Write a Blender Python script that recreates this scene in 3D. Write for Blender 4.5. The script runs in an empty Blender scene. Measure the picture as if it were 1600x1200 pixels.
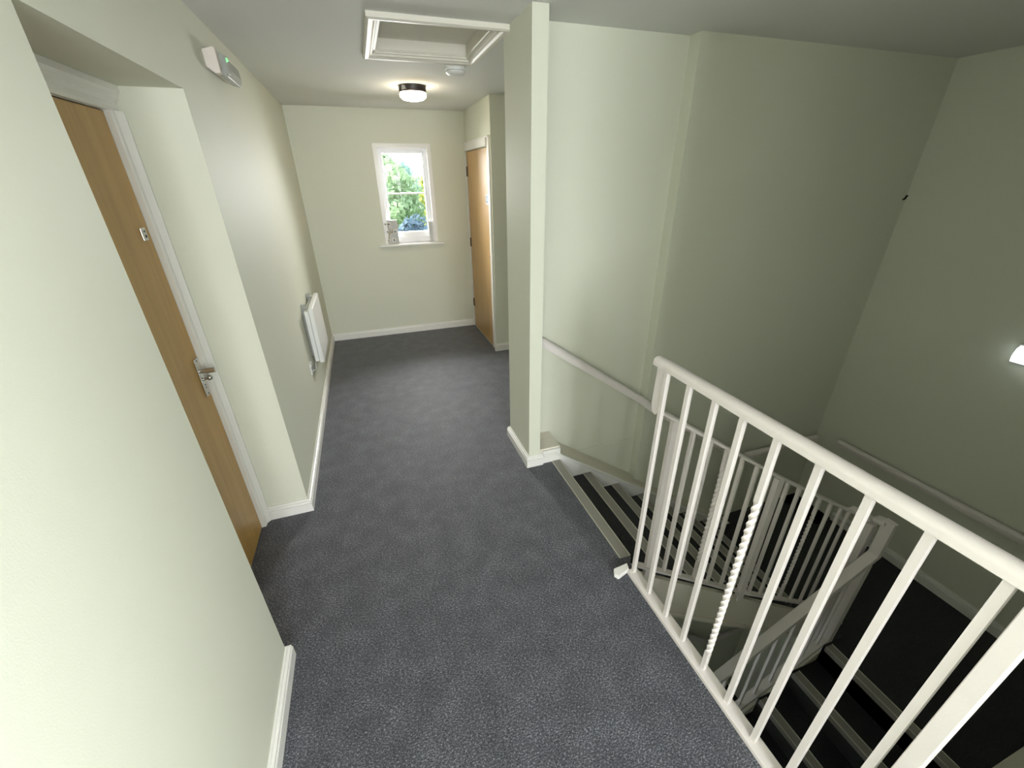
import bpy, bmesh, math, random
from math import sin, cos, pi, radians
from mathutils import Vector, Matrix

C = bpy.context.scene.collection
SC = bpy.context.scene

# ------------------------------------------------------------------ camera, world, lights, exposure
cam_d = bpy.data.cameras.new('camera'); cam = bpy.data.objects.new('camera', cam_d); C.objects.link(cam)
cam_d.sensor_fit = 'HORIZONTAL'; cam_d.sensor_width = 36.0; cam_d.lens = 644.72 / 1600 * 36.0
cam_d.clip_start = 0.02; cam_d.clip_end = 300
YAW, PIT, ROL, CAMH = -0.3228367, 1.1087872, -0.0141568, 1.7402
cam.matrix_world = (Matrix.Translation((0, 0, CAMH)) @ Matrix.Rotation(YAW, 4, 'Z') @ Matrix.Rotation(PIT, 4, 'X')
                    @ Matrix.Rotation(ROL, 4, 'Z'))
SC.camera = cam

w = bpy.data.worlds.new('sky'); SC.world = w; w.use_nodes = True
bg = w.node_tree.nodes['Background']; bg.inputs['Color'].default_value = (0.86, 0.93, 1.0, 1); bg.inputs['Strength'].default_value = 1.5

sun_d = bpy.data.lights.new('sun', 'SUN'); sun = bpy.data.objects.new('sun', sun_d); C.objects.link(sun)
sun_d.energy = 3.4; sun_d.angle = radians(1.5); sun_d.color = (1, 0.95, 0.86)
sun.rotation_euler = Vector((0.80, 0.35, -0.75)).to_track_quat('-Z', 'Y').to_euler()

def area(name, loc, aim, sx, sy, power, col):
    d = bpy.data.lights.new(name, 'AREA'); d.shape = 'RECTANGLE'; d.size = sx; d.size_y = sy; d.energy = power; d.color = col
    o = bpy.data.objects.new(name, d); C.objects.link(o); o.location = loc
    o.rotation_euler = (Vector(aim) - Vector(loc)).to_track_quat('-Z', 'Z').to_euler()
    return o
# daylight through the corridor window behind the camera and through the small end window
area('daylight_rear', (0.30, -3.13, 1.45), (0.24, 0.5, 0.95), 1.1, 1.4, 58, (0.96, 0.95, 1.0))
area('side_fill_light', (1.30, -1.25, 1.50), (-0.55, -0.55, 1.15), 1.1, 1.3, 36, (0.96, 0.955, 1.0))  # unseen source added to brighten the near left wall
area('daylight_end', (0.53, 6.0, 2.0), (0.45, 3.6, 0.4), 1.2, 1.3, 120, (1.0, 0.965, 0.95))

SC.view_settings.view_transform = 'Standard'; SC.view_settings.look = 'None'
SC.view_settings.exposure = 1.50; SC.view_settings.gamma = 1.0; SC.view_settings.use_curve_mapping = False

# ------------------------------------------------------------------ materials
def s2l(c): return tuple(((v / 255) / 12.92 if v / 255 <= .04045 else ((v / 255 + .055) / 1.055) ** 2.4) for v in c)
def mat(name, col, rough=0.6, metal=0.0, bump=None, var=None, emit=None, spec=0.5, stretch=(1, 1, 1)):
    m = bpy.data.materials.new(name); m.use_nodes = True; nt = m.node_tree; b = nt.nodes['Principled BSDF']
    b.inputs['Base Color'].default_value = (*col, 1); b.inputs['Roughness'].default_value = rough; b.inputs['Metallic'].default_value = metal
    b.inputs['Specular IOR Level'].default_value = spec
    if bump or var:
        tc = nt.nodes.new('ShaderNodeTexCoord'); mp = nt.nodes.new('ShaderNodeMapping'); mp.inputs['Scale'].default_value = stretch
        nt.links.new(tc.outputs['Object'], mp.inputs['Vector'])
    if var:
        sc, lo, hi, c2 = var
        n = nt.nodes.new('ShaderNodeTexNoise'); n.inputs['Scale'].default_value = sc; n.inputs['Detail'].default_value = 4
        nt.links.new(mp.outputs['Vector'], n.inputs['Vector'])
        r = nt.nodes.new('ShaderNodeValToRGB'); r.color_ramp.elements[0].position = lo; r.color_ramp.elements[1].position = hi
        r.color_ramp.elements[0].color = (*col, 1); r.color_ramp.elements[1].color = (*c2, 1)
        nt.links.new(n.outputs['Fac'], r.inputs['Fac']); nt.links.new(r.outputs['Color'], b.inputs['Base Color'])
    if bump:
        sc, st = bump
        n = nt.nodes.new('ShaderNodeTexNoise'); n.inputs['Scale'].default_value = sc; n.inputs['Detail'].default_value = 3
        nt.links.new(mp.outputs['Vector'], n.inputs['Vector'])
        bp = nt.nodes.new('ShaderNodeBump'); bp.inputs['Strength'].default_value = st; bp.inputs['Distance'].default_value = 0.002
        nt.links.new(n.outputs['Fac'], bp.inputs['Height']); nt.links.new(bp.outputs['Normal'], b.inputs['Normal'])
    if emit:
        b.inputs['Emission Color'].default_value = (*emit[0], 1); b.inputs['Emission Strength'].default_value = emit[1]
    return m

M = {}
M['paint'] = mat('pale_green_paint', (0.705, 0.715, 0.598), 0.62, bump=(260, 0.12), var=(1.3, 0.3, 0.7, (0.715, 0.724, 0.610)), spec=0.35)
M['ceil'] = mat('white_ceiling_paint', (0.74, 0.74, 0.70), 0.8, bump=(220, 0.12), spec=0.2)
M['white'] = mat('white_gloss_paint', (0.84, 0.825, 0.79), 0.28, bump=(90, 0.05))
M['cream'] = mat('cream_plinth_paint', (0.74, 0.695, 0.595), 0.45, bump=(60, 0.06))
M['rail'] = mat('cream_white_metal_paint', (0.74, 0.685, 0.66), 0.34, bump=(140, 0.10))
M['plastic'] = mat('white_plastic', (0.82, 0.82, 0.80), 0.35)
M['plasticd'] = mat('grey_plastic', (0.36, 0.37, 0.35), 0.45)
M['pinkplastic'] = mat('aged_white_plastic', (0.72, 0.65, 0.59), 0.45)
M['clear'] = mat('clear_grey_diffuser', (0.36, 0.37, 0.34), 0.25)
M['black'] = mat('black_brown_metal', (0.03, 0.022, 0.022), 0.4)
M['dark'] = mat('dark_gap', (0.012, 0.011, 0.01), 0.8)
M['chrome'] = mat('brushed_chrome', (0.62, 0.61, 0.60), 0.22, 1.0)
M['bronze'] = mat('dark_hinge_steel', (0.16, 0.11, 0.07), 0.45, 0.8)
M['hatch'] = mat('old_white_hatch_paint', (0.72, 0.69, 0.61), 0.5, bump=(80, 0.06))
M['alu'] = mat('grey_nosing_strip', (0.30, 0.285, 0.255), 0.5, 0.25, bump=(300, 0.15))
M['alub'] = mat('bright_nosing_edge', (0.72, 0.69, 0.62), 0.3, 0.7)
M['sash'] = mat('white_upvc', (0.84, 0.84, 0.86), 0.3)
M['lampglass'] = mat('lit_opal_glass', (0.9, 0.85, 0.7), 0.3, emit=((1.0, 0.84, 0.62), 11.0))
M['wallamp'] = mat('lit_white_diffuser', (0.9, 0.92, 0.95), 0.3, emit=((0.86, 0.95, 1.0), 0.8))
M['led'] = mat('green_indicator', (0.1, 0.5, 0.15), 0.3, emit=((0.30, 1.0, 0.40), 0.35))
M['signw'] = mat('sign_white', (0.75, 0.80, 0.82), 0.4)
M['signb'] = mat('sign_blue', (0.10, 0.22, 0.36), 0.4)
M['signg'] = mat('sign_grey', (0.12, 0.13, 0.14), 0.5)
M['canvas'] = mat('white_canvas', (0.56, 0.57, 0.56), 0.7)
M['petal'] = mat('white_petal_print', (0.9, 0.89, 0.86), 0.6)
M['stem'] = mat('beige_branch_print', (0.50, 0.44, 0.33), 0.7)
M['centre'] = mat('dark_flower_centre', (0.16, 0.16, 0.18), 0.7)
M['bark'] = mat('bark', (0.13, 0.10, 0.075), 0.9, bump=(40, 0.6))
M['lawn'] = mat('lawn', (0.09, 0.16, 0.06), 0.9, var=(3, 0.35, 0.7, (0.13, 0.2, 0.08)))
M['brick'] = mat('outer_render', (0.55, 0.5, 0.42), 0.8)

def carpet(name, dark, light, fleck):
    m = bpy.data.materials.new(name); m.use_nodes = True; nt = m.node_tree; b = nt.nodes['Principled BSDF']
    b.inputs['Roughness'].default_value = 0.62; b.inputs['Specular IOR Level'].default_value = 0.35
    b.inputs['Sheen Weight'].default_value = 0.25; b.inputs['Sheen Roughness'].default_value = 0.5
    tc = nt.nodes.new('ShaderNodeTexCoord')
    def noise(sc, det, strch):
        mp = nt.nodes.new('ShaderNodeMapping'); mp.inputs['Scale'].default_value = strch; nt.links.new(tc.outputs['Object'], mp.inputs['Vector'])
        n = nt.nodes.new('ShaderNodeTexNoise'); n.inputs['Scale'].default_value = sc; n.inputs['Detail'].default_value = det
        nt.links.new(mp.outputs['Vector'], n.inputs['Vector']); return n
    n1 = noise(112, 3, (1, 2.2, 1)); n2 = noise(155, 2, (2.2, 1, 1)); n3 = noise(9, 2, (1, 1, 1))
    r = nt.nodes.new('ShaderNodeValToRGB'); r.color_ramp.elements[0].position = .39; r.color_ramp.elements[1].position = .63
    r.color_ramp.elements[0].color = (*dark, 1); r.color_ramp.elements[1].color = (*fleck, 1)
    e = r.color_ramp.elements.new(.52); e.color = (*light, 1)
    mix = nt.nodes.new('ShaderNodeMix'); mix.data_type = 'FLOAT'; mix.inputs[0].default_value = .45
    nt.links.new(n1.outputs['Fac'], mix.inputs[2]); nt.links.new(n2.outputs['Fac'], mix.inputs[3])
    mix2 = nt.nodes.new('ShaderNodeMix'); mix2.data_type = 'FLOAT'; mix2.inputs[0].default_value = .10
    nt.links.new(mix.outputs[0], mix2.inputs[2]); nt.links.new(n3.outputs['Fac'], mix2.inputs[3])
    nt.links.new(mix2.outputs[0], r.inputs['Fac']); nt.links.new(r.outputs['Color'], b.inputs['Base Color'])
    bp = nt.nodes.new('ShaderNodeBump'); bp.inputs['Strength'].default_value = .5; bp.inputs['Distance'].default_value = .003
    nt.links.new(mix.outputs[0], bp.inputs['Height']); nt.links.new(bp.outputs['Normal'], b.inputs['Normal'])
    return m
M['carpet'] = carpet('blue_grey_carpet', (0.014, 0.015, 0.020), (0.064, 0.0665, 0.081), (0.26, 0.265, 0.30))
M['carpetd'] = carpet('charcoal_shaded_stair_carpet', (0.003, 0.0032, 0.004), (0.0075, 0.0078, 0.009), (0.035, 0.036, 0.04))  # charcoal, with the colour darkened further for the stairwell's shade

def wood(name, c1, c2, c3):
    m = bpy.data.materials.new(name); m.use_nodes = True; nt = m.node_tree; b = nt.nodes['Principled BSDF']
    b.inputs['Roughness'].default_value = 0.36; b.inputs['Specular IOR Level'].default_value = 0.45
    tc = nt.nodes.new('ShaderNodeTexCoord'); mp = nt.nodes.new('ShaderNodeMapping'); mp.inputs['Scale'].default_value = (6, 6, .45)
    nt.links.new(tc.outputs['Object'], mp.inputs['Vector'])
    n = nt.nodes.new('ShaderNodeTexNoise'); n.inputs['Scale'].default_value = 3.2; n.inputs['Detail'].default_value = 7; n.inputs['Distortion'].default_value = .5
    mp2 = nt.nodes.new('ShaderNodeMapping'); mp2.inputs['Scale'].default_value = (150, 150, 3.5); nt.links.new(tc.outputs['Object'], mp2.inputs['Vector'])
    n2 = nt.nodes.new('ShaderNodeTexNoise'); n2.inputs['Scale'].default_value = 1.5; n2.inputs['Detail'].default_value = 3
    nt.links.new(mp.outputs['Vector'], n.inputs['Vector']); nt.links.new(mp2.outputs['Vector'], n2.inputs['Vector'])
    mix = nt.nodes.new('ShaderNodeMix'); mix.data_type = 'FLOAT'; mix.inputs[0].default_value = .35
    nt.links.new(n.outputs['Fac'], mix.inputs[2]); nt.links.new(n2.outputs['Fac'], mix.inputs[3])
    r = nt.nodes.new('ShaderNodeValToRGB'); r.color_ramp.elements[0].position = .3; r.color_ramp.elements[1].position = .7
    r.color_ramp.elements[0].color = (*c1, 1); r.color_ramp.elements[1].color = (*c3, 1); e = r.color_ramp.elements.new(.5); e.color = (*c2, 1)
    nt.links.new(mix.outputs[0], r.inputs['Fac']); nt.links.new(r.outputs['Color'], b.inputs['Base Color'])
    return m
M['oak'] = wood('oak_veneer', (0.45, 0.255, 0.068), (0.53, 0.315, 0.092), (0.60, 0.37, 0.120))
M['beech'] = wood('beech_veneer', (0.46, 0.27, 0.10), (0.54, 0.33, 0.13), (0.60, 0.38, 0.16))

def glass_mat():
    m = bpy.data.materials.new('clear_glass'); m.use_nodes = True; nt = m.node_tree; out = nt.nodes['Material Output']; nt.nodes.remove(nt.nodes['Principled BSDF'])
    t = nt.nodes.new('ShaderNodeBsdfTransparent'); t.inputs['Color'].default_value = (.95, .97, .96, 1); g = nt.nodes.new('ShaderNodeBsdfGlossy'); g.inputs['Roughness'].default_value = .02
    f = nt.nodes.new('ShaderNodeFresnel'); f.inputs['IOR'].default_value = 1.25; mx = nt.nodes.new('ShaderNodeMixShader')
    nt.links.new(f.outputs[0], mx.inputs[0]); nt.links.new(t.outputs[0], mx.inputs[1]); nt.links.new(g.outputs[0], mx.inputs[2]); nt.links.new(mx.outputs[0], out.inputs['Surface'])
    return m
M['glass'] = glass_mat()
def leaf_mat(name, c1, c2):
    m = mat(name, c1, .55, var=(1.6, .35, .65, c2)); nt = m.node_tree; b = nt.nodes['Principled BSDF']
    out = nt.nodes['Material Output']; tr = nt.nodes.new('ShaderNodeBsdfTranslucent'); tr.inputs['Color'].default_value = (*c2, 1)
    mx = nt.nodes.new('ShaderNodeMixShader'); mx.inputs[0].default_value = .35
    nt.links.new(b.outputs[0], mx.inputs[1]); nt.links.new(tr.outputs[0], mx.inputs[2]); nt.links.new(mx.outputs[0], out.inputs['Surface'])
    return m
M['leafpale'] = leaf_mat('pale_green_leaves', (0.24, 0.36, 0.20), (0.44, 0.56, 0.36))
M['leafblue'] = leaf_mat('blue_green_leaves', (0.20, 0.34, 0.29), (0.36, 0.50, 0.44))
M['leafyel'] = leaf_mat('yellow_green_leaves', (0.34, 0.38, 0.08), (0.48, 0.50, 0.14))
M['leafshade'] = leaf_mat('shade_blue_leaves', (0.07, 0.12, 0.18), (0.15, 0.22, 0.28))  # leaf colour darkened and blued to stand for shade low in the greenery

# ------------------------------------------------------------------ mesh helpers
def obj(name, bm, m, parent=None, bevel=0, smooth=False, seg=1):
    bmesh.ops.recalc_face_normals(bm, faces=bm.faces)
    if bevel: bmesh.ops.bevel(bm, geom=[e for e in bm.edges if len(e.link_faces) == 2 and e.calc_face_angle(0) > .5], offset=bevel, segments=seg + 1, affect='EDGES', profile=.5)
    me = bpy.data.meshes.new(name); bm.to_mesh(me); bm.free(); me.materials.append(m)
    if smooth:
        for p in me.polygons: p.use_smooth = True
        me.set_sharp_from_angle(angle=radians(40)) if hasattr(me, 'set_sharp_from_angle') else None
    o = bpy.data.objects.new(name, me); C.objects.link(o)
    if parent: attach(o, parent)
    return o
def attach(o, parent):
    o.parent = parent; o.matrix_parent_inverse = Matrix.Translation(-Vector(world_loc(parent)))
def world_loc(o):
    return o.location if o.parent is None else (0, 0, 0)
def thing(name, label, cat, loc, group=None):
    o = bpy.data.objects.new(name, None); C.objects.link(o); o.location = loc; o.empty_display_size = .05
    o['label'] = label; o['category'] = cat
    if group: o['group'] = group
    return o
def tag(o, label, cat, group=None):
    o['label'] = label; o['category'] = cat
    if group: o['group'] = group
    return o
def struct(o, label, cat):
    o['kind'] = 'structure'; o['label'] = label; o['category'] = cat; return o
# children of a structure mesh (origin 0) or of an Empty are built in world coordinates and attached

def box(bm, x0, x1, y0, y1, z0, z1):
    v = [bm.verts.new(p) for p in ((x0, y0, z0), (x1, y0, z0), (x1, y1, z0), (x0, y1, z0), (x0, y0, z1), (x1, y0, z1), (x1, y1, z1), (x0, y1, z1))]
    for f in ((0, 3, 2, 1), (4, 5, 6, 7), (0, 1, 5, 4), (1, 2, 6, 5), (2, 3, 7, 6), (3, 0, 4, 7)): bm.faces.new([v[i] for i in f])
def B(*bs):
    bm = bmesh.new()
    for b in bs: box(bm, *b)
    return bm
def prism(bm, pts, axis, a0, a1):
    # pts: 2D polygon; axis 'y': pts=(x,z) extruded y ; 'x': pts=(y,z) ; 'z': pts=(x,y)
    f = {'y': lambda p, a: (p[0], a, p[1]), 'x': lambda p, a: (a, p[0], p[1]), 'z': lambda p, a: (p[0], p[1], a)}[axis]
    A = [bm.verts.new(f(p, a0)) for p in pts]; D = [bm.verts.new(f(p, a1)) for p in pts]; n = len(pts)
    bm.faces.new(A[::-1]); bm.faces.new(D)
    for i in range(n): bm.faces.new((A[i], A[(i + 1) % n], D[(i + 1) % n], D[i]))
def sweep(bm, prof, path, up=(0, 0, 1), closed=False):
    """profile (side, up) swept along a path with mitred corners"""
    path = [Vector(p) for p in path]; up = Vector(up); rings = []; n = len(path)
    for i, p in enumerate(path):
        d0 = (path[i] - path[i - 1]).normalized() if (i > 0 or closed) else None
        d1 = (path[(i + 1) % n] - path[i]).normalized() if (i < n - 1 or closed) else None
        if d0 is None: d0 = d1
        if d1 is None: d1 = d0
        ref = d0
        side = ref.cross(up)
        if side.length < 1e-3: side = d1.cross(up)
        side.normalize(); u2 = side.cross(ref).normalized()
        nrm = (d0 + d1).normalized()
        ring = []
        for s, u in prof:
            q = p + side * s + u2 * u
            t = (p - q).dot(nrm) / max(.2, ref.dot(nrm)); ring.append(bm.verts.new(q + ref * t))
        rings.append(ring)
    k = len(prof); R = rings + ([rings[0]] if closed else [])
    for a, b in zip(R, R[1:]):
        for j in range(k): bm.faces.new((a[j], a[(j + 1) % k], b[(j + 1) % k], b[j]))
    if not closed: bm.faces.new(rings[0][::-1]); bm.faces.new(rings[-1])
def rect(wd, h): return [(-wd / 2, -h / 2), (wd / 2, -h / 2), (wd / 2, h / 2), (-wd / 2, h / 2)]
def circ(r, n=12): return [(r * cos(2 * pi * i / n), r * sin(2 * pi * i / n)) for i in range(n)]
def dprof(wd, h, n=8):
    pts = [(-wd / 2, -h / 2), (wd / 2, -h / 2), (wd / 2, -h * .05)]
    for i in range(1, n): a = pi * i / n; pts.append((cos(a) * wd / 2, -h * .05 + sin(a) * h * .55))
    pts.append((-wd / 2, -h * .05)); return pts
def cyl(bm, p0, p1, r0, r1=None, n=16):
    p0, p1 = Vector(p0), Vector(p1); d = (p1 - p0).normalized(); a = d.orthogonal().normalized(); b = d.cross(a); r1 = r0 if r1 is None else r1
    A = [bm.verts.new(p0 + (a * cos(t) + b * sin(t)) * r0) for t in [2 * pi * i / n for i in range(n)]]
    D = [bm.verts.new(p1 + (a * cos(t) + b * sin(t)) * r1) for t in [2 * pi * i / n for i in range(n)]]
    bm.faces.new(A[::-1]); bm.faces.new(D)
    for i in range(n): bm.faces.new((A[i], A[(i + 1) % n], D[(i + 1) % n], D[i]))
def lathe(bm, cx, cy, prof, n=32):
    rings = []
    for r, z in prof:
        rings.append([bm.verts.new((cx + r * cos(2 * pi * i / n), cy + r * sin(2 * pi * i / n), z)) for i in range(n)] if r > 1e-5 else [bm.verts.new((cx, cy, z))])
    for a, b in zip(rings, rings[1:]):
        for i in range(n):
            j = (i + 1) % n
            if len(a) == 1: bm.faces.new((a[0], b[i], b[j]))
            elif len(b) == 1: bm.faces.new((a[i], a[j], b[0]))
            else: bm.faces.new((a[i], a[j], b[j], b[i]))
    for e in (rings[0], rings[-1]):
        if len(e) > 1: bm.faces.new(e)
def ball(bm, c, r, n=12): bmesh.ops.create_uvsphere(bm, u_segments=n, v_segments=n // 2 + 2, radius=r, matrix=Matrix.Translation(c))

# ------------------------------------------------------------------ key dimensions (metres)
XL = -0.55; XA = -0.80; YN = 1.244; YA = 2.154; ZA = 2.055          # left wall, door alcove
YB = 5.186; XD = 1.224; YR = 4.178; H = 2.40                        # end wall, door wall, return wall, ceiling
PX0, PX1, PY0, PY1 = 0.815, 0.893, 2.10, 2.49                       # partition stub
YS, YS2, XJ, XE = 2.30, 2.215, 1.785, 3.82                          # stair wall, its thicker part, jog, far right wall
YP = 2.106                                                          # front of boxed plinth
XS, GO, RI = 1.035, 0.2513, 0.174                                   # stairs: first edge, going, riser
ZLAND = -7 * RI; XLAND = XS + 7 * GO
YF1 = 1.222                                                         # inner edge of first flight
X2, GO2, YF2, YP2 = 2.61, 0.24, 0.985, 0.185                          # second flight
YREAR = -2.95; XR0 = 1.02; LOW = -4.6

# ------------------------------------------------------------------ setting: floors, ceiling, walls
FT = -0.28
struct(obj('floor', B((XL, XR0, YREAR, 0, FT, 0), (XL, 1.013, 0, YF1, FT, 0), (XL, XS, YF1, YP, FT, 0), (XL, PX0, YP, PY1, FT, 0), (XL, XE, PY1, YR, FT, 0),
                      (XL, XD, YR, YB, FT, 0), (XA, XL, YN, YA, FT, 0)), M['carpet']), 'blue-grey flecked carpet of the upper corridor', 'floor')
hx0, hx1, hy0, hy1 = 0.205, 0.775, 2.44, 3.075
struct(obj('ceiling', B((-1.0, 4.1, -3.15, hy0, H, H + .12), (-1.0, 4.1, hy1, 5.6, H, H + .12), (-1.0, hx0, hy0, hy1, H, H + .12), (hx1, 4.1, hy0, hy1, H, H + .12)),
           M['ceil']), 'white painted ceiling over corridor and stairwell', 'ceiling')
struct(obj('wall_left', B((-1.0, XL, -3.15, YN, FT, H), (-1.0, XL, YA, YB, FT, H), (-1.0, XL, YN, YA, ZA, H), (-1.0, XA - .05, YN, YA, FT, ZA)), M['paint']),
       'pale green corridor wall on the side of the recessed oak door', 'wall')
wx0, wx1, wz0, wz1 = 0.226, 0.833, 1.060, 2.090
struct(obj('wall_back', B((-1.0, wx0, YB, YB + .3, FT, H), (wx1, 4.1, YB, YB + .3, FT, H), (wx0, wx1, YB, YB + .3, FT, wz0), (wx0, wx1, YB, YB + .3, wz1, H)), M['paint']),
       'pale green end wall with the small window', 'wall')
dy0, dy1, dz = 4.30, 5.160, 2.015
struct(obj('wall_right', B((XD, 4.1, YR, dy0, FT, H), (XD, 4.1, dy1, YB, FT, H), (XD, 4.1, dy0, dy1, dz, H), (XD + .09, 4.1, dy0, dy1, FT, dz)), M['paint']),
       'pale green wall block holding the beech door', 'wall')
struct(obj('wall_partition', B((PX0, PX1, PY0, PY1, 0, H)), M['paint']), 'narrow pale green partition end beside the stairs', 'wall')
struct(obj('wall_stair', B((PX1, XJ, YS, PY1, LOW, H), (XJ, XE, YS2, PY1, LOW, H)), M['paint']), 'tall pale green stairwell wall with a vertical jog', 'wall')
struct(obj('wall_stair_far', B((XE, 4.1, -.3, YR, LOW, H)), M['paint']), 'shaded green end wall of the stairwell', 'wall')
struct(obj('wall_stair_near', B((XR0, XE, -.3, 0, LOW, H)), M['paint']), 'stairwell wall on the camera side', 'wall')
qy0, qy1, qz0, qz1 = -1.85, -.65, .80, 2.12
struct(obj('wall_rear_right', B((XR0, XR0 + .25, -3.15, qy0, FT, H), (XR0, XR0 + .25, qy1, -.3, FT, H), (XR0, XR0 + .25, qy0, qy1, FT, qz0), (XR0, XR0 + .25, qy0, qy1, qz1, H)), M['paint']), 'corridor wall behind the camera', 'wall')
rx0, rx1, rz0, rz1 = -.22, .92, .72, 2.15
struct(obj('wall_rear', B((XL, rx0, -3.15, YREAR, FT, H), (rx1, XR0, -3.15, YREAR, FT, H), (rx0, rx1, -3.15, YREAR, FT, rz0), (rx0, rx1, -3.15, YREAR, rz1, H)), M['paint']),
       'end wall behind the camera with a window', 'wall')
struct(obj('wall_lower', B((.2, .5, 0, YS, LOW, FT), (.5, XS - .03, 0, .004, LOW, FT)), M['paint']), 'stairwell wall on the storey below', 'wall')
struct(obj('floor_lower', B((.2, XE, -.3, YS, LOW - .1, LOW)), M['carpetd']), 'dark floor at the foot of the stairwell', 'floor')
struct(obj('floor_landing', B((XLAND, XE, 0, YS2, ZLAND - .2, ZLAND), (X2, XLAND, 0, YF2, ZLAND - .2, ZLAND)), M['carpetd']), 'half landing, its carpet darkened in colour for shade', 'floor')
struct(obj('ground', B((-30, 40, 5.6, 60, -2.95, -2.85)), M['lawn']), 'lawn outside the end window', 'ground')

# ------------------------------------------------------------------ skirtings
def skirt(name, path, label, h=.082, t=.020, up=(0, 0, 1), m='white'):
    """path runs on the wall face with the room on its right-hand side"""
    prof = [(0, 0), (t, 0), (t, h * .66), (t * .60, h * .69), (t * .60, h * .73), (t * .90, h * .77), (t * .80, h * .86), (t * .42, h * .90), (t * .42, h * .95), (t * .3, h), (0, h)]
    bm = bmesh.new(); sweep(bm, prof, path, up); return struct(obj(name, bm, M[m]), label, 'baseboard')
skirt('baseboard_left', [(XA + .04, YA, 0), (XL, YA, 0), (XL, YB, 0), (XD, YB, 0)][::1], 'white skirting along the left wall and under the window')
skirt('baseboard_near', [(XL, YREAR + .02, 0), (XL, YN, 0), (XL - .03, YN, 0)], 'white skirting on the near left wall')
skirt('baseboard_return', [(XD, YR + .015, 0), (XD, YR, 0), (XE - .01, YR, 0)][::1], 'white skirting beside the beech door frame')
skirt('baseboard_partition', [(PX0 + .3, PY1, 0), (PX0, PY1, 0), (PX0, PY0, 0), (PX1 + .018, PY0, 0)], 'white skirting wrapped round the partition end')
skirt('baseboard_landing', [(XE, 1.83, ZLAND), (XE, .19, ZLAND)], 'skirting along the far wall of the half landing', h=.10)

# ------------------------------------------------------------------ boxed plinth beside the stairs
def zl(x, x0, z0, s): return z0 - (x - x0) * s
SL = RI / GO
bm = bmesh.new()
top = [(PX1, .108), (1.043, .108), (1.043, .047), (XLAND + .10, .047 - (XLAND + .10 - 1.043) * SL)]
zend = top[-1][1]
pl = top + [(XE - .20, ZLAND + .19 if False else zend), (XE - .20, ZLAND - .18), (XLAND, ZLAND - .18), (PX1, -.18)]
prism(bm, pl, 'y', YP, YS2 - .001)
prism(bm, [(PX1, .108), (1.043, .108), (1.043, .047), (XJ, .047 - (XJ - 1.043) * SL), (XJ, -.9), (PX1, -.3)], 'y', YS2 - .001, YS - .001)
box(bm, XE - .21, XE - .001, 1.82, YS2 - .002, ZLAND, zend)
tr = struct(obj('trim_1', bm, M['cream'], bevel=.003), 'cream boxed plinth running down beside the stairs', 'trim')
bm = bmesh.new()
def zt_(x): return .047 - (x - 1.043) * SL
f = [(PX1 + .02, .098), (1.041, .098), (1.041, .036), (XLAND, zt_(XLAND) - .012), (XLAND, ZLAND + .001)]
for k in range(6, 0, -1): f.append((XS + k * GO, -RI * k - .15))
f += [(XS, -.15), (PX1 + .02, -.05)]
prism(bm, f, 'y', YP - .014, YP + .002)
fas = obj('fascia', bm, M['white'], tr)
bm = bmesh.new(); sweep(bm, [(-.004, -.008), (.008, -.008), (.012, 0), (.008, .006), (-.004, .008)], [(PX1 + .02, YP - .014, .070), (1.000, YP - .014, .070), (XLAND, YP - .014, .046 - (XLAND - 1.0) * SL)])
obj('moulding', bm, M['white'], tr)
struct(obj('trim_2', B((1.285, XJ, YS - .008, YS, -.8, -.118)), M['paint'], bevel=.003), 'raised plaster patch low on the stair wall', 'trim')

# ------------------------------------------------------------------ stairs
def steps(x0, go, sgn, zt, n, y0, y1):
    pts = [(x0 - sgn * .02, zt - .0)]
    pts = []
    x, z = x0, zt
    for k in range(n):
        pts += [(x, z - .001 if k == 0 else z), (x, z - RI)] if False else [(x, z), (x, z - RI)]
        x += sgn * go; z -= RI
    xe = x0 + sgn * go * n; ze = zt - RI * n
    pts += [(xe, ze), (xe, ze - .22), (x0, zt - .25)]
    bm = bmesh.new(); prism(bm, pts, 'y', y0, y1); return bm
def nosing_bm(x, z, sgn, y0, y1, wd=.058):
    bm = bmesh.new(); xa = x - sgn * wd
    box(bm, min(xa, x + sgn * .006), max(xa, x + sgn * .006), y0, y1, z, z + .005)
    box(bm, min(x, x + sgn * .006), max(x, x + sgn * .006), y0, y1, z - .035, z)
    return bm
def flight(name, label, x0, go, sgn, zt, n, y0, y1, first):
    t = thing(name, label, 'staircase', (x0, (y0 + y1) / 2, zt))
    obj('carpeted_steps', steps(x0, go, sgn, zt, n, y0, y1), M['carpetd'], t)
    for k in range(first, n + (0 if sgn > 0 else 0)):
        x = x0 + sgn * go * k; z = zt - RI * k
        o = obj('nosing', nosing_bm(x, z, sgn, y0 + .012, y1 - .016), M['alu'], t)
        bm = bmesh.new(); xa = x - sgn * .058
        box(bm, min(xa, xa + sgn * .005), max(xa, xa + sgn * .005), y0 + .012, y1 - .016, z + .0052, z + .0066)
        box(bm, min(x, x + sgn * .004), max(x, x + sgn * .004), y0 + .012, y1 - .016, z + .0052, z + .0066)
        e = obj('nosing_edge', bm, M['alub']); e.parent = o; e.matrix_parent_inverse = Matrix.Translation(-Vector(t.location)) if False else Matrix()
    return t
def zb1(x): return -.035 - (x - 1.035) * .672
f1 = flight('staircase', 'upper flight of charcoal carpeted stairs, shade put into the colour, leading down from the corridor', XS, GO, 1, 0, 7, YF1, YP, 0)
bm = bmesh.new()
xs_ = [1.03, XLAND + .02]
prism(bm, [(1.03, -.075), (XLAND + .02, zb1(XLAND) - .065), (XLAND + .02, zb1(XLAND) - .33), (1.03, -.34)], 'y', YF1 - .028, YF1 - .001)
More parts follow.
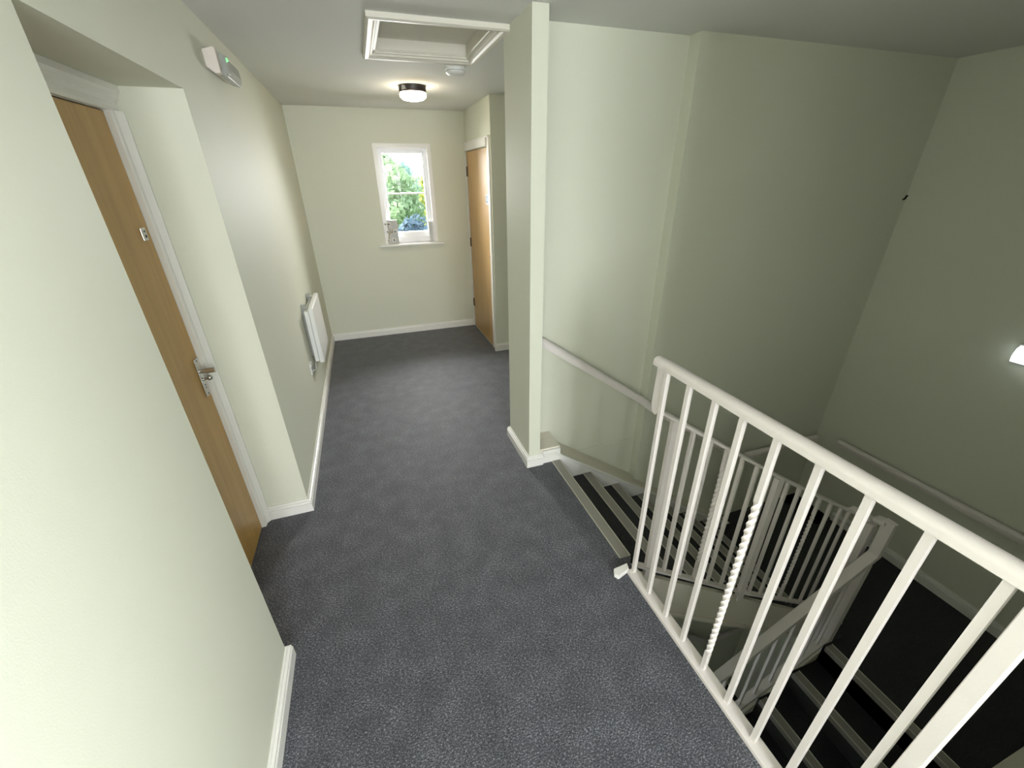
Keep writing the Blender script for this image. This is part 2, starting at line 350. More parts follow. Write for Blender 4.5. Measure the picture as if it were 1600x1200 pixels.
prism(bm, [(1.03, -.315), (XLAND + .02, zb1(XLAND) - .305), (XLAND + .02, zb1(XLAND) - .34), (1.03, -.35)], 'y', YF1 - .040, YF1 - .028)
obj('outer_string', bm, M['cream'], f1)
bm = bmesh.new(); prism(bm, [(1.03, -.28), (XLAND, zb1(XLAND) - .27), (XLAND, zb1(XLAND) - .30), (1.03, -.31)], 'y', YF1, YP); obj('soffit', bm, M['cream'], f1)
f2 = flight('staircase', 'lower flight of shade-darkened stairs descending from the half landing under the corridor', X2, GO2, -1, ZLAND, 8, YP2, YF2, 0)
bm = bmesh.new(); xe2 = X2 - 8 * GO2
prism(bm, [(X2, ZLAND - .07), (xe2, ZLAND - .07 - 8 * RI), (xe2, ZLAND - .3 - 8 * RI), (X2, ZLAND - .3)], 'y', YF2 - .001, YF2 + .025)
obj('outer_string', bm, M['cream'], f2)
bm = bmesh.new()
prism(bm, [(XE, ZLAND + .11), (X2 + .02, ZLAND + .11), (xe2, ZLAND + .11 - 8 * RI), (xe2, ZLAND - .3 - 8 * RI), (X2, ZLAND - .19), (XE, ZLAND - .19)], 'y', 0.001, YP2)
struct(obj('trim_3', bm, M['cream'], bevel=.003), 'cream boxed plinth on the near side of the lower flight', 'trim')
struct(obj('floor_storey', B((.2, xe2 + .05, 0, YS, ZLAND - 8 * RI - .25, ZLAND - 8 * RI)), M['carpetd']), 'corridor floor on the storey below', 'floor')
struct(obj('trim_4', B((1.013, 1.0165, .0, YF1 - .030, FT, -.001)), M['cream']), 'cream fascia board under the landing balustrade', 'trim')

# ------------------------------------------------------------------ balustrades
XR = 0.990; BW = .017
def bar(x, y, z0, z1, wd=BW, twist=None, dp=None):
    bm = bmesh.new(); dp = dp or wd
    if not twist: box(bm, x - wd / 2, x + wd / 2, y - dp / 2, y + dp / 2, z0, z1); return bm
    t0, t1, turns = twist; zs = [z0, t0]; N = int(turns * 24); zs += [t0 + (t1 - t0) * i / N for i in range(1, N)] + [t1, z1]
    rings = []
    for z in zs:
        a = 0 if z <= t0 else (turns * 2 * pi if z >= t1 else turns * 2 * pi * (z - t0) / (t1 - t0))
        rings.append([bm.verts.new((x + wd / 2 * (sx * cos(a) - sy * sin(a)), y + wd / 2 * (sx * sin(a) + sy * cos(a)), z)) for sx, sy in ((-1, -1), (1, -1), (1, 1), (-1, 1))])
    for a, b in zip(rings, rings[1:]):
        for j in range(4): bm.faces.new((a[j], a[(j + 1) % 4], b[(j + 1) % 4], b[j]))
    bm.faces.new(rings[0][::-1]); bm.faces.new(rings[-1]); return bm
g1 = thing('balustrade', 'white metal balustrade with a broad rounded handrail along the upper corridor edge', 'balustrade', (XR, .6, 0))
bm = bmesh.new(); sweep(bm, dprof(.046, .032, 10), [(XR, .004, 1.117), (XR, .3, 1.117), (XR, 1.12, 1.117), (XR, 1.194, 1.115)]); obj('handrail', bm, M['rail'], g1, smooth=True)
obj('handrail_bar', B((XR - .014, XR + .014, .004, 1.17, 1.094, 1.101)), M['rail'], g1)
bm = bmesh.new()
prism(bm, [(1.136, 1.100), (1.186, 1.100), (1.190, .93), (1.180, .895), (1.158, .89), (1.142, .91)], 'x', XR - .006, XR + .024)
obj('rail_drop', bm, M['rail'], g1, bevel=.003)
for i in range(9):
    y = (1.133, 1.012, .892, .780, .662, .540, .421, .306, .187)[i]
    o = obj('baluster', bar(XR, y, .022, 1.094, twist=(.13, .87, 6) if i == 4 else None), M['rail'], g1)
    if i == 4: o['label'] = 'twisted baluster'
obj('newel_post', B((XR - .016, XR + .016, .126, .158, -.02, 1.094)), M['rail'], g1, bevel=.002)
obj('bottom_rail', B((XR - .027, XR + .027, .004, 1.150, .001, .022)), M['rail'], g1, bevel=.003)
bm = bmesh.new(); prism(bm, [(.905, 1.128), (.975, 1.150), (.985, 1.184), (.905, 1.176), (.892, 1.150)], 'z', .001, .026)
obj('end_block', bm, M['white'], g1, bevel=.004)

def pw(pts, x):
    for (xa, za), (xb, zb) in zip(pts, pts[1:]):
        if x <= xb or (xb, zb) == pts[-1]: return za + (zb - za) * (x - xa) / (xb - xa)
Y1 = 1.2
tp = [(1.02, .902), (1.903, .305), (2.72, -.210)]; bt = [(1.06, -.035), (1.966, -.655), (2.70, -1.105)]
g2 = thing('balustrade', 'cream balustrade with thin sloping rail on the inner side of the upper flight', 'balustrade', (1.9, Y1, -.2))
bm = bmesh.new(); sweep(bm, dprof(.042, .018, 6), [(x, Y1, z - .009) for x, z in tp] + [(2.735, Y1, -.212)]); obj('handrail', bm, M['rail'], g2)
bm = bmesh.new(); sweep(bm, rect(.036, .012), [(x, Y1, z) for x, z in bt]); obj('bottom_rail', bm, M['rail'], g2)
bxs = [1.245, 1.36, 1.475, 1.592, 1.71, 1.822, 1.985, 2.097, 2.205, 2.312, 2.442, 2.560, 2.660]
for x in bxs:
    tw = (pw(bt, x) + .14, pw(tp, x) - .14, 5) if x in (1.475, 2.312) else None
    o = obj('baluster', bar(x, Y1, pw(bt, x), pw(tp, x) - .014, twist=tw, wd=.016), M['rail'], g2)
    if tw: o['label'] = 'twisted baluster'
obj('newel_post', bar(1.132, Y1, -.14, pw(tp, 1.132) - .014, wd=.034, dp=.02), M['rail'], g2)
obj('newel_post', bar(1.905, Y1, -.68, pw(tp, 1.905) - .014, wd=.046, dp=.03), M['rail'], g2)
obj('newel_post', B((2.70, 2.748, 1.075, 1.123, -1.62, -.215)), M['rail'], g2, bevel=.002)
bm = bmesh.new(); sweep(bm, rect(.055, .018), [(2.722, Y1 + .03, -.205), (2.722, 1.10, -.19)]); obj('rail_return', bm, M['rail'], g2)
obj('end_block', B((2.80, 2.875, 1.05, 1.105, ZLAND, ZLAND + .028)), M['rail'], g2, bevel=.003)

Y2 = 1.02
g3 = thing('balustrade', 'cream balustrade with a broad flat rail going down the lower flight', 'balustrade', (2.2, Y2, -1.2))
S2 = .671
bm = bmesh.new(); sweep(bm, rect(.058, .026), [(2.722, 1.09, -.165), (2.722, 1.03, -.155)], up=(0, 0, 1)); obj('rail_return', bm, M['rail'], g3)
bm = bmesh.new()
prism(bm, [(2.752, -.135), (2.752, -.415), (2.70, -.452), (.8, -.452 - 1.9 * S2), (.8, -.418 - 1.9 * S2), (2.688, -.412), (2.712, -.395), (2.712, -.135)], 'y', Y2 - .03, Y2 + .03)
obj('handrail', bm, M['rail'], g3, bevel=.002)
def zr2(x): return -.435 - (2.70 - x) * S2
def zbt(x): return -1.235 - (2.64 - x) * S2
bm = bmesh.new(); sweep(bm, rect(.055, .022), [(2.70, Y2, zbt(2.70)), (.8, Y2, zbt(.8))]); obj('bottom_rail', bm, M['rail'], g3)
for i in range(16):
    x = 2.60 - .118 * i; obj('baluster', bar(x, Y2, zbt(x), zr2(x), wd=.016), M['rail'], g3)
obj('newel_post', B((2.652, 2.697, .988, 1.033, -1.66, -.46)), M['rail'], g3, bevel=.002)
obj('newel_post', B((1.26, 1.305, Y2 - .022, Y2 + .022, zbt(1.28) - .3, zr2(1.28))), M['rail'], g3, bevel=.002)

# ------------------------------------------------------------------ wall handrails
def wallrail(label, pts, off, brs, m='rail'):
    t = thing('wall_handrail', label, 'handrail', pts[0], 'wall handrails of the stairwell')
    bm = bmesh.new(); sweep(bm, dprof(.054, .052, 8), pts); obj('rail', bm, M[m], t, smooth=True)
    for p in brs:
        bm = bmesh.new(); q = Vector(p); o = Vector(off)
        cyl(bm, q - Vector((0, 0, .02)), q + o - Vector((0, 0, .05)), .007); cyl(bm, q + o * .96 - Vector((0, 0, .05)), q + o - Vector((0, 0, .05)), .024)
        obj('bracket', bm, M['rail'], t)
    return t
def zw(x): return .800 - (x - .98) * .692
wy = YS - .065
wallrail('pale sloping handrail on the stair wall from the partition down to the half landing', [(PX1 + .01, wy, zw(PX1)), (XJ - .05, wy, zw(XJ - .05)), (XJ + .02, YS2 - .055, zw(XJ + .02)), (2.82, YS2 - .055, zw(2.82))], (0, .06, 0), [(.915, wy, zw(.915)), (2.6, YS2 - .055, zw(2.6))])
wallrail('level handrail on the stair wall above the half landing plinth', [(2.90, YS2 - .05, -.475), (3.74, YS2 - .05, -.475)], (0, .05, 0), [(3.1, YS2 - .05, -.475), (3.6, YS2 - .05, -.475)])
wallrail('long level handrail on the dark end wall of the stairwell', [(XE - .05, 1.99, -.425), (XE - .05, .15, -.405)], (.05, 0, 0), [(XE - .05, 1.8, -.425), (XE - .05, .5, -.41)])
wallrail('sloping handrail on the storey below seen under the upper flight', [(2.2, YS2 - .05, -2.45), (3.07, YS2 - .05, -3.215)], (0, .05, 0), [(2.4, YS2 - .05, -2.62)])
wallrail('short level handrail on the storey below seen under the upper flight', [(3.17, YS2 - .05, -3.30), (3.78, YS2 - .05, -3.30)], (0, .05, 0), [(3.5, YS2 - .05, -3.30)])

# ------------------------------------------------------------------ recessed oak door on the left
DX = -.795; DY0, DY1, DZ = 1.30, 2.085, 1.971
d1 = struct(obj('door_1', B((DX - .044, DX, DY0, DY1, .006, DZ)), M['oak'], bevel=.0015), 'oak veneer door recessed in the left wall', 'door')
hd = obj('handle', B((DX, DX + .008, 2.024, 2.064, .865, 1.045)), M['chrome'], d1, bevel=.003)
bm = bmesh.new(); cyl(bm, (DX + .008, 2.044, .985), (DX + .05, 2.044, .985), .010); cyl(bm, (DX + .030, 2.044, .985), (DX + .066, 2.044, .985), .0125)
o = obj('lever', bm, M['chrome'], smooth=True); o.parent = hd
bm = bmesh.new(); cyl(bm, (DX + .008, 2.044, .945), (DX + .026, 2.044, .950), .007); ball(bm, (DX + .034, 2.044, .950), .013); o = obj('thumb_turn', bm, M['chrome'], smooth=True); o.parent = hd
bm = bmesh.new()
for z in (1.035, .918, .905, .875): cyl(bm, (DX + .0075, 2.044, z), (DX + .0088, 2.044, z), .0035, n=8)
o = obj('screw', bm, M['dark']); o.parent = hd
lk = obj('lock_plate', B((DX, DX + .007, 2.005, 2.045, 1.545, 1.592)), M['chrome'], d1, bevel=.003)
bm = bmesh.new()
for z, r in ((1.578, .0035), (1.560, .0055)): cyl(bm, (DX + .006, 2.028, z), (DX + .0078, 2.028, z), r, n=10)
o = obj('keyhole', bm, M['dark']); o.parent = lk
bm = bmesh.new()
box(bm, DX - .05, DX + .004, DY1 + .003, YA - .022, 0, DZ + .05); box(bm, DX - .05, DX + .004, DY0 - .05, DY0 - .003, 0, DZ + .05); box(bm, DX - .05, DX + .004, DY0 - .003, DY1 + .003, DZ + .003, DZ + .05)
box(bm, DX - .05, DX - .046, DY0, DY1, 0, DZ)
struct(obj('door_frame_1', bm, M['white']), 'white lining of the recessed oak door', 'door frame')
# moulded architrave: legs and head with a stepped section
arch = [(0, 0), (.050, 0), (.058, .006), (.058, .013), (.050, .017), (.034, .018), (.026, .024), (.016, .020), (.008, .012), (0, .012)]
bm = bmesh.new()
prism(bm, [(DX + .004, DY1 + .004), (DX + .018, DY1 + .004), (DX + .022, DY1 + .012), (DX + .022, DY1 + .030), (DX + .030, DY1 + .040), (DX + .040, DY1 + .050), (DX + .040, DY1 + .060), (DX + .034, YA - .001), (DX + .004, YA - .001)], 'z', 0, DZ + .004)
prism(bm, [(DX + .004, DY0 - .004), (DX + .03, DY0 - .004), (DX + .03, YN + .001), (DX + .004, YN + .001)], 'z', 0, DZ + .004)
prism(bm, [(DX + .004, DZ + .004), (DX + .018, DZ + .004), (DX + .022, DZ + .014), (DX + .022, DZ + .030), (DX + .034, DZ + .042), (DX + .036, DZ + .056), (DX + .044, DZ + .064), (DX + .044, ZA - .001), (DX + .004, ZA - .001)][::1], 'y', YN + .001, YA - .001) if False else None
hp = [(DX + .004, DZ + .004), (DX + .018, DZ + .004), (DX + .022, DZ + .014), (DX + .022, DZ + .030), (DX + .034, DZ + .042), (DX + .036, DZ + .056), (DX + .044, DZ + .064), (DX + .044, ZA - .001), (DX + .004, ZA - .001)]
prism(bm, hp, 'y', YN + .001, YA - .001)
struct(obj('trim_5', bm, M['white']), 'white moulded architrave round the recessed oak door', 'trim')

# ------------------------------------------------------------------ beech door at the far end
d2 = struct(obj('door_2', B((XD + .001, XD + .044, 4.315, 5.152, .006, 2.010)), M['beech'], bevel=.0015), 'beech fire door beside the end window', 'door')
for z in (1.817, 1.055, .315):
    bm = B((XD - .002, XD + .004, 5.122, 5.152, z - .05, z + .05)); cyl(bm, (XD - .004, 5.156, z - .05), (XD - .004, 5.156, z + .05), .007, n=10); obj('hinge', bm, M['bronze'], d2)
sg = obj('sign', B((XD - .0025, XD + .001, 4.313, 4.403, 1.510, 1.602)), M['signw'], d2, bevel=.0008)
bm = bmesh.new(); n = 28
A = [(4.363 + .033 * cos(2 * pi * i / n), 1.555 + .040 * sin(2 * pi * i / n)) for i in range(n)]
prism(bm, A, 'x', XD - .0034, XD - .0024); o = obj('blue_disc', bm, M['signb']); o.parent = sg
bm = B((XD - .0042, XD - .0032, 4.347, 4.379, 1.574, 1.584), (XD - .0042, XD - .0032, 4.340, 4.386, 1.528, 1.537)); o = obj('grey_lettering', bm, M['signg']); o.parent = sg
bm = B((XD - .0042, XD - .0032, 4.336, 4.390, 1.546, 1.550), (XD - .0042, XD - .0032, 4.336, 4.390, 1.560, 1.564)); o = obj('white_lettering', bm, M['signw']); o.parent = sg
bm = bmesh.new(); cyl(bm, (XD + .005, 4.318, 1.005), (XD - .002, 4.318, 1.005), .012); obj('latch', bm, M['bronze'], d2)
bm = B((XD - .005, XD, 4.208, 4.302, 0, 2.098), (XD - .018, XD, 5.160, YB - .001, 0, 2.098), (XD - .018, XD, 4.302, 5.160, 2.018, 2.098), (XD, XD + .09, 4.3005, 4.312, 0, 2.014), (XD - .014, XD - .005, 4.208, 4.222, 0, 2.098), (XD - .024, XD - .018, 4.208, YB - .001, 2.082, 2.098))
struct(obj('trim_6', bm, M['white'], bevel=.002), 'white architrave round the beech door', 'trim')

# ------------------------------------------------------------------ end window
FY = 5.262
bm = B((wx0 - .0, wx0 + .042, YB - .004, FY + .05, 1.078, wz1), (wx1 - .042, wx1, YB - .004, FY + .05, 1.078, wz1), (wx0 + .042, wx1 - .042, YB - .004, FY + .05, wz1 - .040, wz1))
win = struct(obj('window_1', bm, M['white']), 'small white window at the end of the corridor', 'window')
fx0, fx1 = wx0 + .042, wx1 - .042
obj('window_frame', B((fx0, fx0 + .026, FY, FY + .06, 1.078, 2.05), (fx1 - .026, fx1, FY, FY + .06, 1.078, 2.05), (fx0 + .026, fx1 - .026, FY, FY + .06, 2.024, 2.05), (fx0 + .026, fx1 - .026, FY - .012, FY + .06, 1.078, 1.142)), M['sash'], win, bevel=.003)
sx0, sx1 = fx0 + .026, fx1 - .026
obj('sash', B((sx0, sx0 + .024, FY + .008, FY + .05, 1.142, 2.024), (sx1 - .024, sx1, FY + .008, FY + .05, 1.142, 2.024), (sx0 + .024, sx1 - .024, FY + .008, FY + .05, 2.000, 2.024), (sx0 + .024, sx1 - .024, FY + .008, FY + .05, 1.142, 1.196)), M['sash'], win, bevel=.003)
obj('glazing_bar', B((sx0 + .024, sx1 - .024, FY + .016, FY + .034, 1.594, 1.611)), M['sash'], win, bevel=.002)
obj('glass', B((sx0 + .02, sx1 - .02, FY + .036, FY + .040, 1.19, 2.005)), M['glass'], win)
bm = bmesh.new(); cyl(bm, (sx0 + .004, FY + .006, 1.60), (sx0 + .004, FY - .012, 1.60), .008); box(bm, sx0 - .004, sx0 + .012, FY - .018, FY - .010, 1.53, 1.605); obj('window_handle', bm, M['sash'], win)
struct(obj('window_sill', B((.157, .895, 5.132, FY + .02, 1.056, 1.077)), M['white'], bevel=.004, seg=2), 'white sill board under the end window', 'window sill')
# flower canvas and small frame on the sill
cp = thing('flower_canvas', 'white canvas with pale flowers standing at the left end of the window sill', 'canvas picture', (.30, 5.2, 1.077))
cx0, cx1, cy = .222, .378, 5.185
obj('canvas_block', B((cx0, cx1, cy, cy + .03, 1.0775, 1.335)), M['canvas'], cp, bevel=.003)
bm = bmesh.new(); rnd = random.Random(4)
sweep(bm, circ(.006, 6), [(.262, cy - .003, 1.085), (.272, cy - .003, 1.16), (.290, cy - .003, 1.22), (.268, cy - .003, 1.29)], up=(0, 1, 0))
sweep(bm, circ(.004, 6), [(.28, cy - .002, 1.19), (.33, cy - .002, 1.235)], up=(0, 1, 0)); sweep(bm, circ(.010, 6), [(.275, cy - .001, 1.20), (.325, cy - .001, 1.21)], up=(0, 1, 0))
obj('branch', bm, M['stem'], cp)
for (fx, fz, r) in ((.283, 1.297, .024), (.246, 1.295, .016), (.345, 1.215, .023), (.262, 1.215, .016), (.322, 1.125, .026), (.262, 1.120, .018), (.300, 1.258, .014)):
    bm = bmesh.new()
    for k in range(5):
        a = 2 * pi * k / 5 + fx * 40; c = Vector((fx + r * .55 * cos(a), cy - .004, fz + r * .55 * sin(a)))
        cyl(bm, c + Vector((0, .004, 0)), c - Vector((0, .003, 0)), r * .5, n=10)
    o = obj('flower', bm, M['petal'], cp)
    bm = bmesh.new(); cyl(bm, (fx + r * .1, cy - .006, fz - r * .2), (fx + r * .1, cy - .010, fz - r * .2), r * .42, n=8); c = obj('flower_centre', bm, M['centre']); c.parent = o
pf = thing('picture_frame', 'small white frame standing at the right end of the window sill', 'picture frame', (.768, 5.21, 1.077))
px0, px1, py = .735, .789, 5.205
obj('frame', B((px0, px0 + .008, py, py + .02, 1.0775, 1.305), (px1 - .008, px1, py, py + .02, 1.0775, 1.305), (px0, px1, py, py + .02, 1.297, 1.305), (px0, px1, py, py + .02, 1.0775, 1.086)), M['white'], pf)
obj('backing', B((px0 + .006, px1 - .006, py + .008, py + .018, 1.084, 1.299)), M['canvas'], pf)

# ------------------------------------------------------------------ loft hatch
lh = thing('loft_hatch', 'white framed loft hatch in the corridor ceiling', 'loft hatch', (.49, 2.76, H))
ox0, ox1, oy0, oy1 = .155, .825, 2.395, 3.125
prof = [(0, 0), (0, -.020), (.010, -.026), (.030, -.024), (.040, -.016), (.048, -.014), (.052, -.006), (.052, 0)]
bm = bmesh.new(); sweep(bm, [(a, -b) for a, b in prof] if False else prof, [(ox0, oy0, H), (ox0, oy1, H), (ox1, oy1, H), (ox1, oy0, H)], closed=True); obj('frame', bm, M['hatch'], lh)
bm = B((hx0, hx0 + .016, hy0, hy1, H - .004, H + .09), (hx1 - .016, hx1, hy0, hy1, H - .004, H + .09), (hx0 + .016, hx1 - .016, hy0, hy0 + .016, H - .004, H + .09), (hx0 + .016, hx1 - .016, hy1 - .016, hy1, H - .004, H + .09))
obj('lining', bm, M['hatch'], lh)
obj('panel', B((hx0, hx1, hy0, hy1, H + .080, H + .10)), M['hatch'], lh) if False else obj('panel', B((hx0 + .017, hx1 - .017, hy0 + .017, hy1 - .017, H + .066, H + .085)), M['hatch'], lh)
bm = bmesh.new()
for t, z in ((.016, H + .004),):
    sweep(bm, [(0, 0), (.006, .003), (.006, .007), (0, .010)], [(hx0 + t, hy0 + t, z), (hx0 + t, hy1 - t, z), (hx1 - t, hy1 - t, z), (hx1 - t, hy0 + t, z)], closed=True)
obj('bead', bm, M['hatch'], lh)

# ------------------------------------------------------------------ ceiling light, smoke alarm, emergency light, stair wall light
cl = thing('ceiling_light', 'lit round bulkhead light with a black rim on the corridor ceiling', 'ceiling light', (.540, 3.98, H))
bm = bmesh.new(); lathe(bm, .540, 3.98, [(.105, H), (.105, H - .036), (.098, H - .046), (.094, H - .046), (.094, H - .02)]); obj('base_ring', bm, M['black'], cl, smooth=True)
bm = bmesh.new(); lathe(bm, .540, 3.98, [(.0935, H - .030), (.100, H - .047), (.104, H - .058), (.099, H - .076), (.080, H - .090), (.045, H - .097), (0, H - .098)]); obj('diffuser', bm, M['lampglass'], cl, smooth=True)
bm = bmesh.new()
ws = [bm.verts.new((.540 + .1058 * cos(a), 3.98 + .1058 * sin(a), z)) for a, z in ((3.75, H - .004), (4.02, H - .010), (4.12, H - .034), (3.70, H - .036))]; bm.faces.new(ws)
ws2 = [bm.verts.new((.540 + .1072 * cos(a), 3.98 + .1072 * sin(a), z)) for a, z in ((3.75, H - .004), (4.02, H - .010), (4.12, H - .034), (3.70, H - .036))]; bm.faces.new(ws2[::-1])
for i in range(4): bm.faces.new((ws[i], ws[(i + 1) % 4], ws2[(i + 1) % 4], ws2[i]))
obj('paint_chip', bm, M['plasticd'], cl)
sa = thing('smoke_alarm', 'white round smoke alarm on the ceiling behind the loft hatch', 'smoke alarm', (.722, 3.215, H))
bm = bmesh.new(); lathe(bm, .722, 3.215, [(.066, H), (.068, H - .010), (.066, H - .030), (.060, H - .031), (.060, H - .036)]); obj('base', bm, M['plastic'], sa, smooth=True)
bm = bmesh.new(); lathe(bm, .722, 3.215, [(.055, H - .034), (.055, H - .042)]); obj('vent_ring', bm, M['plasticd'], sa)
bm = bmesh.new(); lathe(bm, .722, 3.215, [(.062, H - .040), (.063, H - .046), (.052, H - .056), (.03, H - .060), (0, H - .061)]); obj('cover', bm, M['plastic'], sa, smooth=True)

el = thing('emergency_light', 'grey emergency light with a green indicator high on the left wall', 'emergency light', (XL, 2.77, 2.19))
ey0, ey1 = 2.60, 2.93
bm = bmesh.new(); prism(bm, [(XL, 2.205), (XL, 2.270), (XL + .045, 2.282), (XL + .052, 2.275), (XL + .052, 2.185), (XL + .030, 2.182)], 'y', ey0, ey0 + .045); obj('end_cap', bm, M['pinkplastic'], el, bevel=.003)
bm = bmesh.new(); prism(bm, [(XL, 2.20), (XL, 2.272), (XL + .030, 2.276), (XL + .030, 2.190)], 'y', ey0 + .045, ey1); obj('housing', bm, M['pinkplastic'], el, bevel=.002)
bm = bmesh.new(); prism(bm, [(XL + .030, 2.187), (XL + .030, 2.278), (XL + .052, 2.276), (XL + .070, 2.255), (XL + .074, 2.215), (XL + .066, 2.180)], 'y', ey0 + .050, ey1 + .004); obj('diffuser', bm, M['clear'], el, bevel=.003)
obj('indicator_window', B((XL + .052, XL + .0745, ey0 + .052, ey0 + .10, 2.190, 2.262)), M['plasticd'], el, bevel=.002)
bm = bmesh.new(); ball(bm, (XL + .074, ey0 + .066, 2.246), .009, 10); o = obj('indicator_lamp', bm, M['led'], el, smooth=True); o['label'] = 'glowing green indicator'

wl = thing('wall_light', 'lit white bulkhead light on the dark stairwell wall', 'wall light', (XE, 1.12, .66))
obj('base', B((XE - .022, XE, .93, 1.275, .648, .768)), M['plastic'], wl, bevel=.004)
bm = bmesh.new(); prism(bm, [(XE - .022, .655), (XE - .022, .762), (XE - .055, .748), (XE - .07, .70), (XE - .06, .66)], 'y', .937, 1.268); obj('diffuser', bm, M['wallamp'], wl, bevel=.004)

# ------------------------------------------------------------------ panel heater and spur on the left wall
ph = thing('panel_heater', 'white electric panel heater on the left wall near the window', 'heater', (XL, 3.7, .42))
hy, hy2 = 3.43, 3.97
obj('back_panel', B((XL + .022, XL + .052, hy, hy2, .43, .845)), M['plastic'], ph, bevel=.004)
obj('front_panel', B((XL + .052, XL + .088, hy + .004, hy2 - .004, .415, .865)), M['plastic'], ph, bevel=.008, seg=2)
bm = bmesh.new()
for i in range(22): box(bm, XL + .028, XL + .046, hy + .03 + i * .022, hy + .042 + i * .022, .8445, .8465)
obj('vent_grille', bm, M['plasticd'], ph)
obj('bracket', B((XL, XL + .03, hy + .07, hy + .10, .46, .88)), M['plasticd'], ph)
obj('bracket', B((XL, XL + .03, hy2 - .10, hy2 - .07, .46, .88)), M['plasticd'], ph)
obj('control_dial', B((XL + .056, XL + .082, hy - .002, hy + .006, .62, .66)), M['plasticd'], ph) if False else None
sp = thing('fused_spur', 'white fused spur outlet on the wall below the panel heater', 'electrical outlet', (XL, 3.28, .40))
obj('face_plate', B((XL, XL + .010, 3.235, 3.32, .40, .487)), M['plastic'], sp, bevel=.003)
obj('rocker_switch', B((XL + .010, XL + .015, 3.25, 3.27, .43, .46)), M['plasticd'], sp)
obj('fuse_holder', B((XL + .010, XL + .013, 3.285, 3.31, .425, .46)), M['plasticd'], sp)
bm = bmesh.new(); sweep(bm, circ(.004, 8), [(XL + .010, 3.30, .41), (XL + .016, 3.36, .385), (XL + .016, 3.42, .375), (XL + .016, 3.46, .41)]); obj('flex_cord', bm, M['plastic'], sp, smooth=True)

# small dark nail in the stairwell corner
bm = bmesh.new(); cyl(bm, (3.79, YS2, 1.565), (3.79, YS2 - .012, 1.573), .006); cyl(bm, (3.79, YS2 - .010, 1.565), (3.795, YS2 - .018, 1.595), .007); tag(obj('wall_hook', bm, M['dark']), 'tiny dark hook on the stairwell wall beside the far corner', 'hook')

# ------------------------------------------------------------------ window behind the camera
bm = B((rx0, rx0 + .05, -3.08, -3.02, rz0, rz1), (rx1 - .05, rx1, -3.08, -3.02, rz0, rz1), (rx0 + .05, rx1 - .05, -3.08, -3.02, rz0, rz0 + .05), (rx0 + .05, rx1 - .05, -3.08, -3.02, rz1 - .05, rz1), ((rx0 + rx1) / 2 - .03, (rx0 + rx1) / 2 + .03, -3.08, -3.02, rz0 + .05, rz1 - .05))
w2 = struct(obj('window_2', bm, M['sash']), 'white window behind the camera', 'window')
obj('glass', B((rx0 + .04, rx1 - .04, -3.052, -3.048, rz0 + .04, rz1 - .04)), M['glass'], w2)

bm = B((XR0 + .10, XR0 + .16, qy0, qy0 + .05, qz0, qz1), (XR0 + .10, XR0 + .16, qy1 - .05, qy1, qz0, qz1), (XR0 + .10, XR0 + .16, qy0 + .05, qy1 - .05, qz0, qz0 + .05), (XR0 + .10, XR0 + .16, qy0 + .05, qy1 - .05, qz1 - .05, qz1))  # added side window, an opening for the fill on the left wall
w3 = struct(obj('window_added', bm, M['sash']), 'white side window added out of view behind the camera to light the left wall', 'window')
obj('glass', B((XR0 + .128, XR0 + .132, qy0 + .04, qy1 - .04, qz0 + .04, qz1 - .04)), M['glass'], w3)

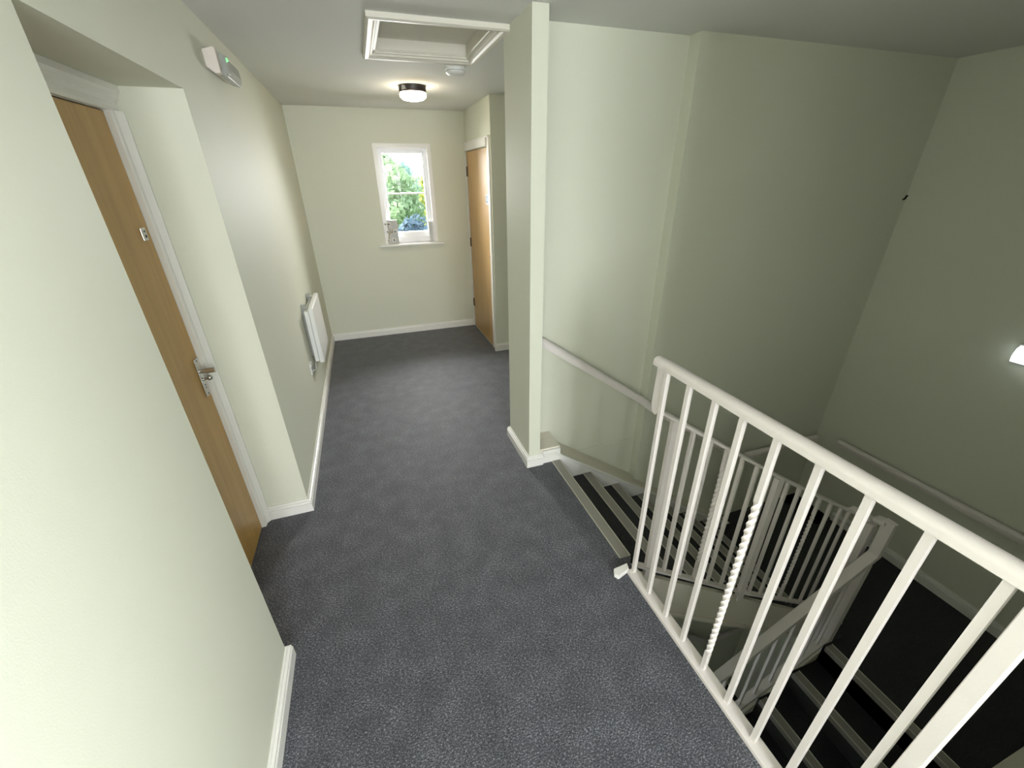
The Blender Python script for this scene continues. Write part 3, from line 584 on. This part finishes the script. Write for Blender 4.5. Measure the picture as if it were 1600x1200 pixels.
# ------------------------------------------------------------------ trees beyond the end window
def tree(name, label, x, y, top, crown_r, crown_h, m, n, seed, leaf=.13):
    t = thing(name, label, 'tree', (x, y, -2.85), 'trees beyond the end window'); rn = random.Random(seed)
    bm = bmesh.new(); zc = top - crown_h / 2
    cyl(bm, (x, y, -2.85), (x + .1, y, zc - crown_h * .2), .16, .10, 10)
    for k in range(7):
        a = k * 2.4; cyl(bm, (x + .1, y, zc - crown_h * .25), (x + cos(a) * crown_r * .55, y + sin(a) * crown_r * .55, zc + crown_h * .1 * (k % 4 - 1)), .06, .02, 6)
    obj('trunk', bm, M['bark'], t)
    bm = bmesh.new(); cl_ = []
    for k in range(26):
        u = rn.random() * 2 * pi; v = rn.uniform(-1, 1); r = rn.uniform(.35, .95); s = math.sqrt(1 - v * v)
        cl_.append((Vector((x + crown_r * r * s * cos(u), y + crown_r * r * s * sin(u), zc + crown_h * .5 * r * v)), rn.uniform(.26, .48) * crown_r * .9))
    for k in range(n):
        c, r = cl_[rn.randrange(len(cl_))]
        d = Vector((rn.gauss(0, 1), rn.gauss(0, 1), rn.gauss(0, 1))).normalized(); p = c + d * r * rn.uniform(.7, 1.0)
        if p.z > top: p.z = top - rn.random() * .2
        a = (d + Vector((rn.gauss(0, .5), rn.gauss(0, .5), rn.gauss(0, .5)))).normalized(); b_ = a.orthogonal().normalized(); c_ = a.cross(b_)
        an = rn.random() * 6.3; e1 = b_ * cos(an) + c_ * sin(an); e2 = a.cross(e1); L = leaf * rn.uniform(.6, 1.2)
        bm.faces.new([bm.verts.new(p + q) for q in (e1 * L, e2 * L * .45, -e1 * L * .9, -e2 * L * .45)])
    me = bpy.data.meshes.new('foliage'); bm.to_mesh(me); bm.free(); me.materials.append(M[m]); o = bpy.data.objects.new('foliage', me); C.objects.link(o); attach(o, t)
    return t
tree('leafy_tree', 'pale green leafy tree at the left of the window view', 1.05, 17.0, 2.75, 1.25, 4.2, 'leafpale', 5200, 1)
tree('leafy_tree', 'blue-green leafy tree in the middle of the window view', 2.15, 21.0, 2.55, 1.7, 4.6, 'leafblue', 6000, 2)
tree('leafy_tree', 'yellow-green leafy tree at the right of the window view', 2.42, 14.2, 2.30, .70, 3.4, 'leafyel', 3600, 3)
tree('leafy_bush', 'low bush at the foot of the window view, blue shade put into its leaf colour', 1.36, 12.4, .86, .95, 2.2, 'leafshade', 4600, 5, .10)
tree('leafy_tree', 'pale tall tree rising behind the others at the left', .2, 24.0, 3.3, 1.9, 5.5, 'leafpale', 5200, 7)
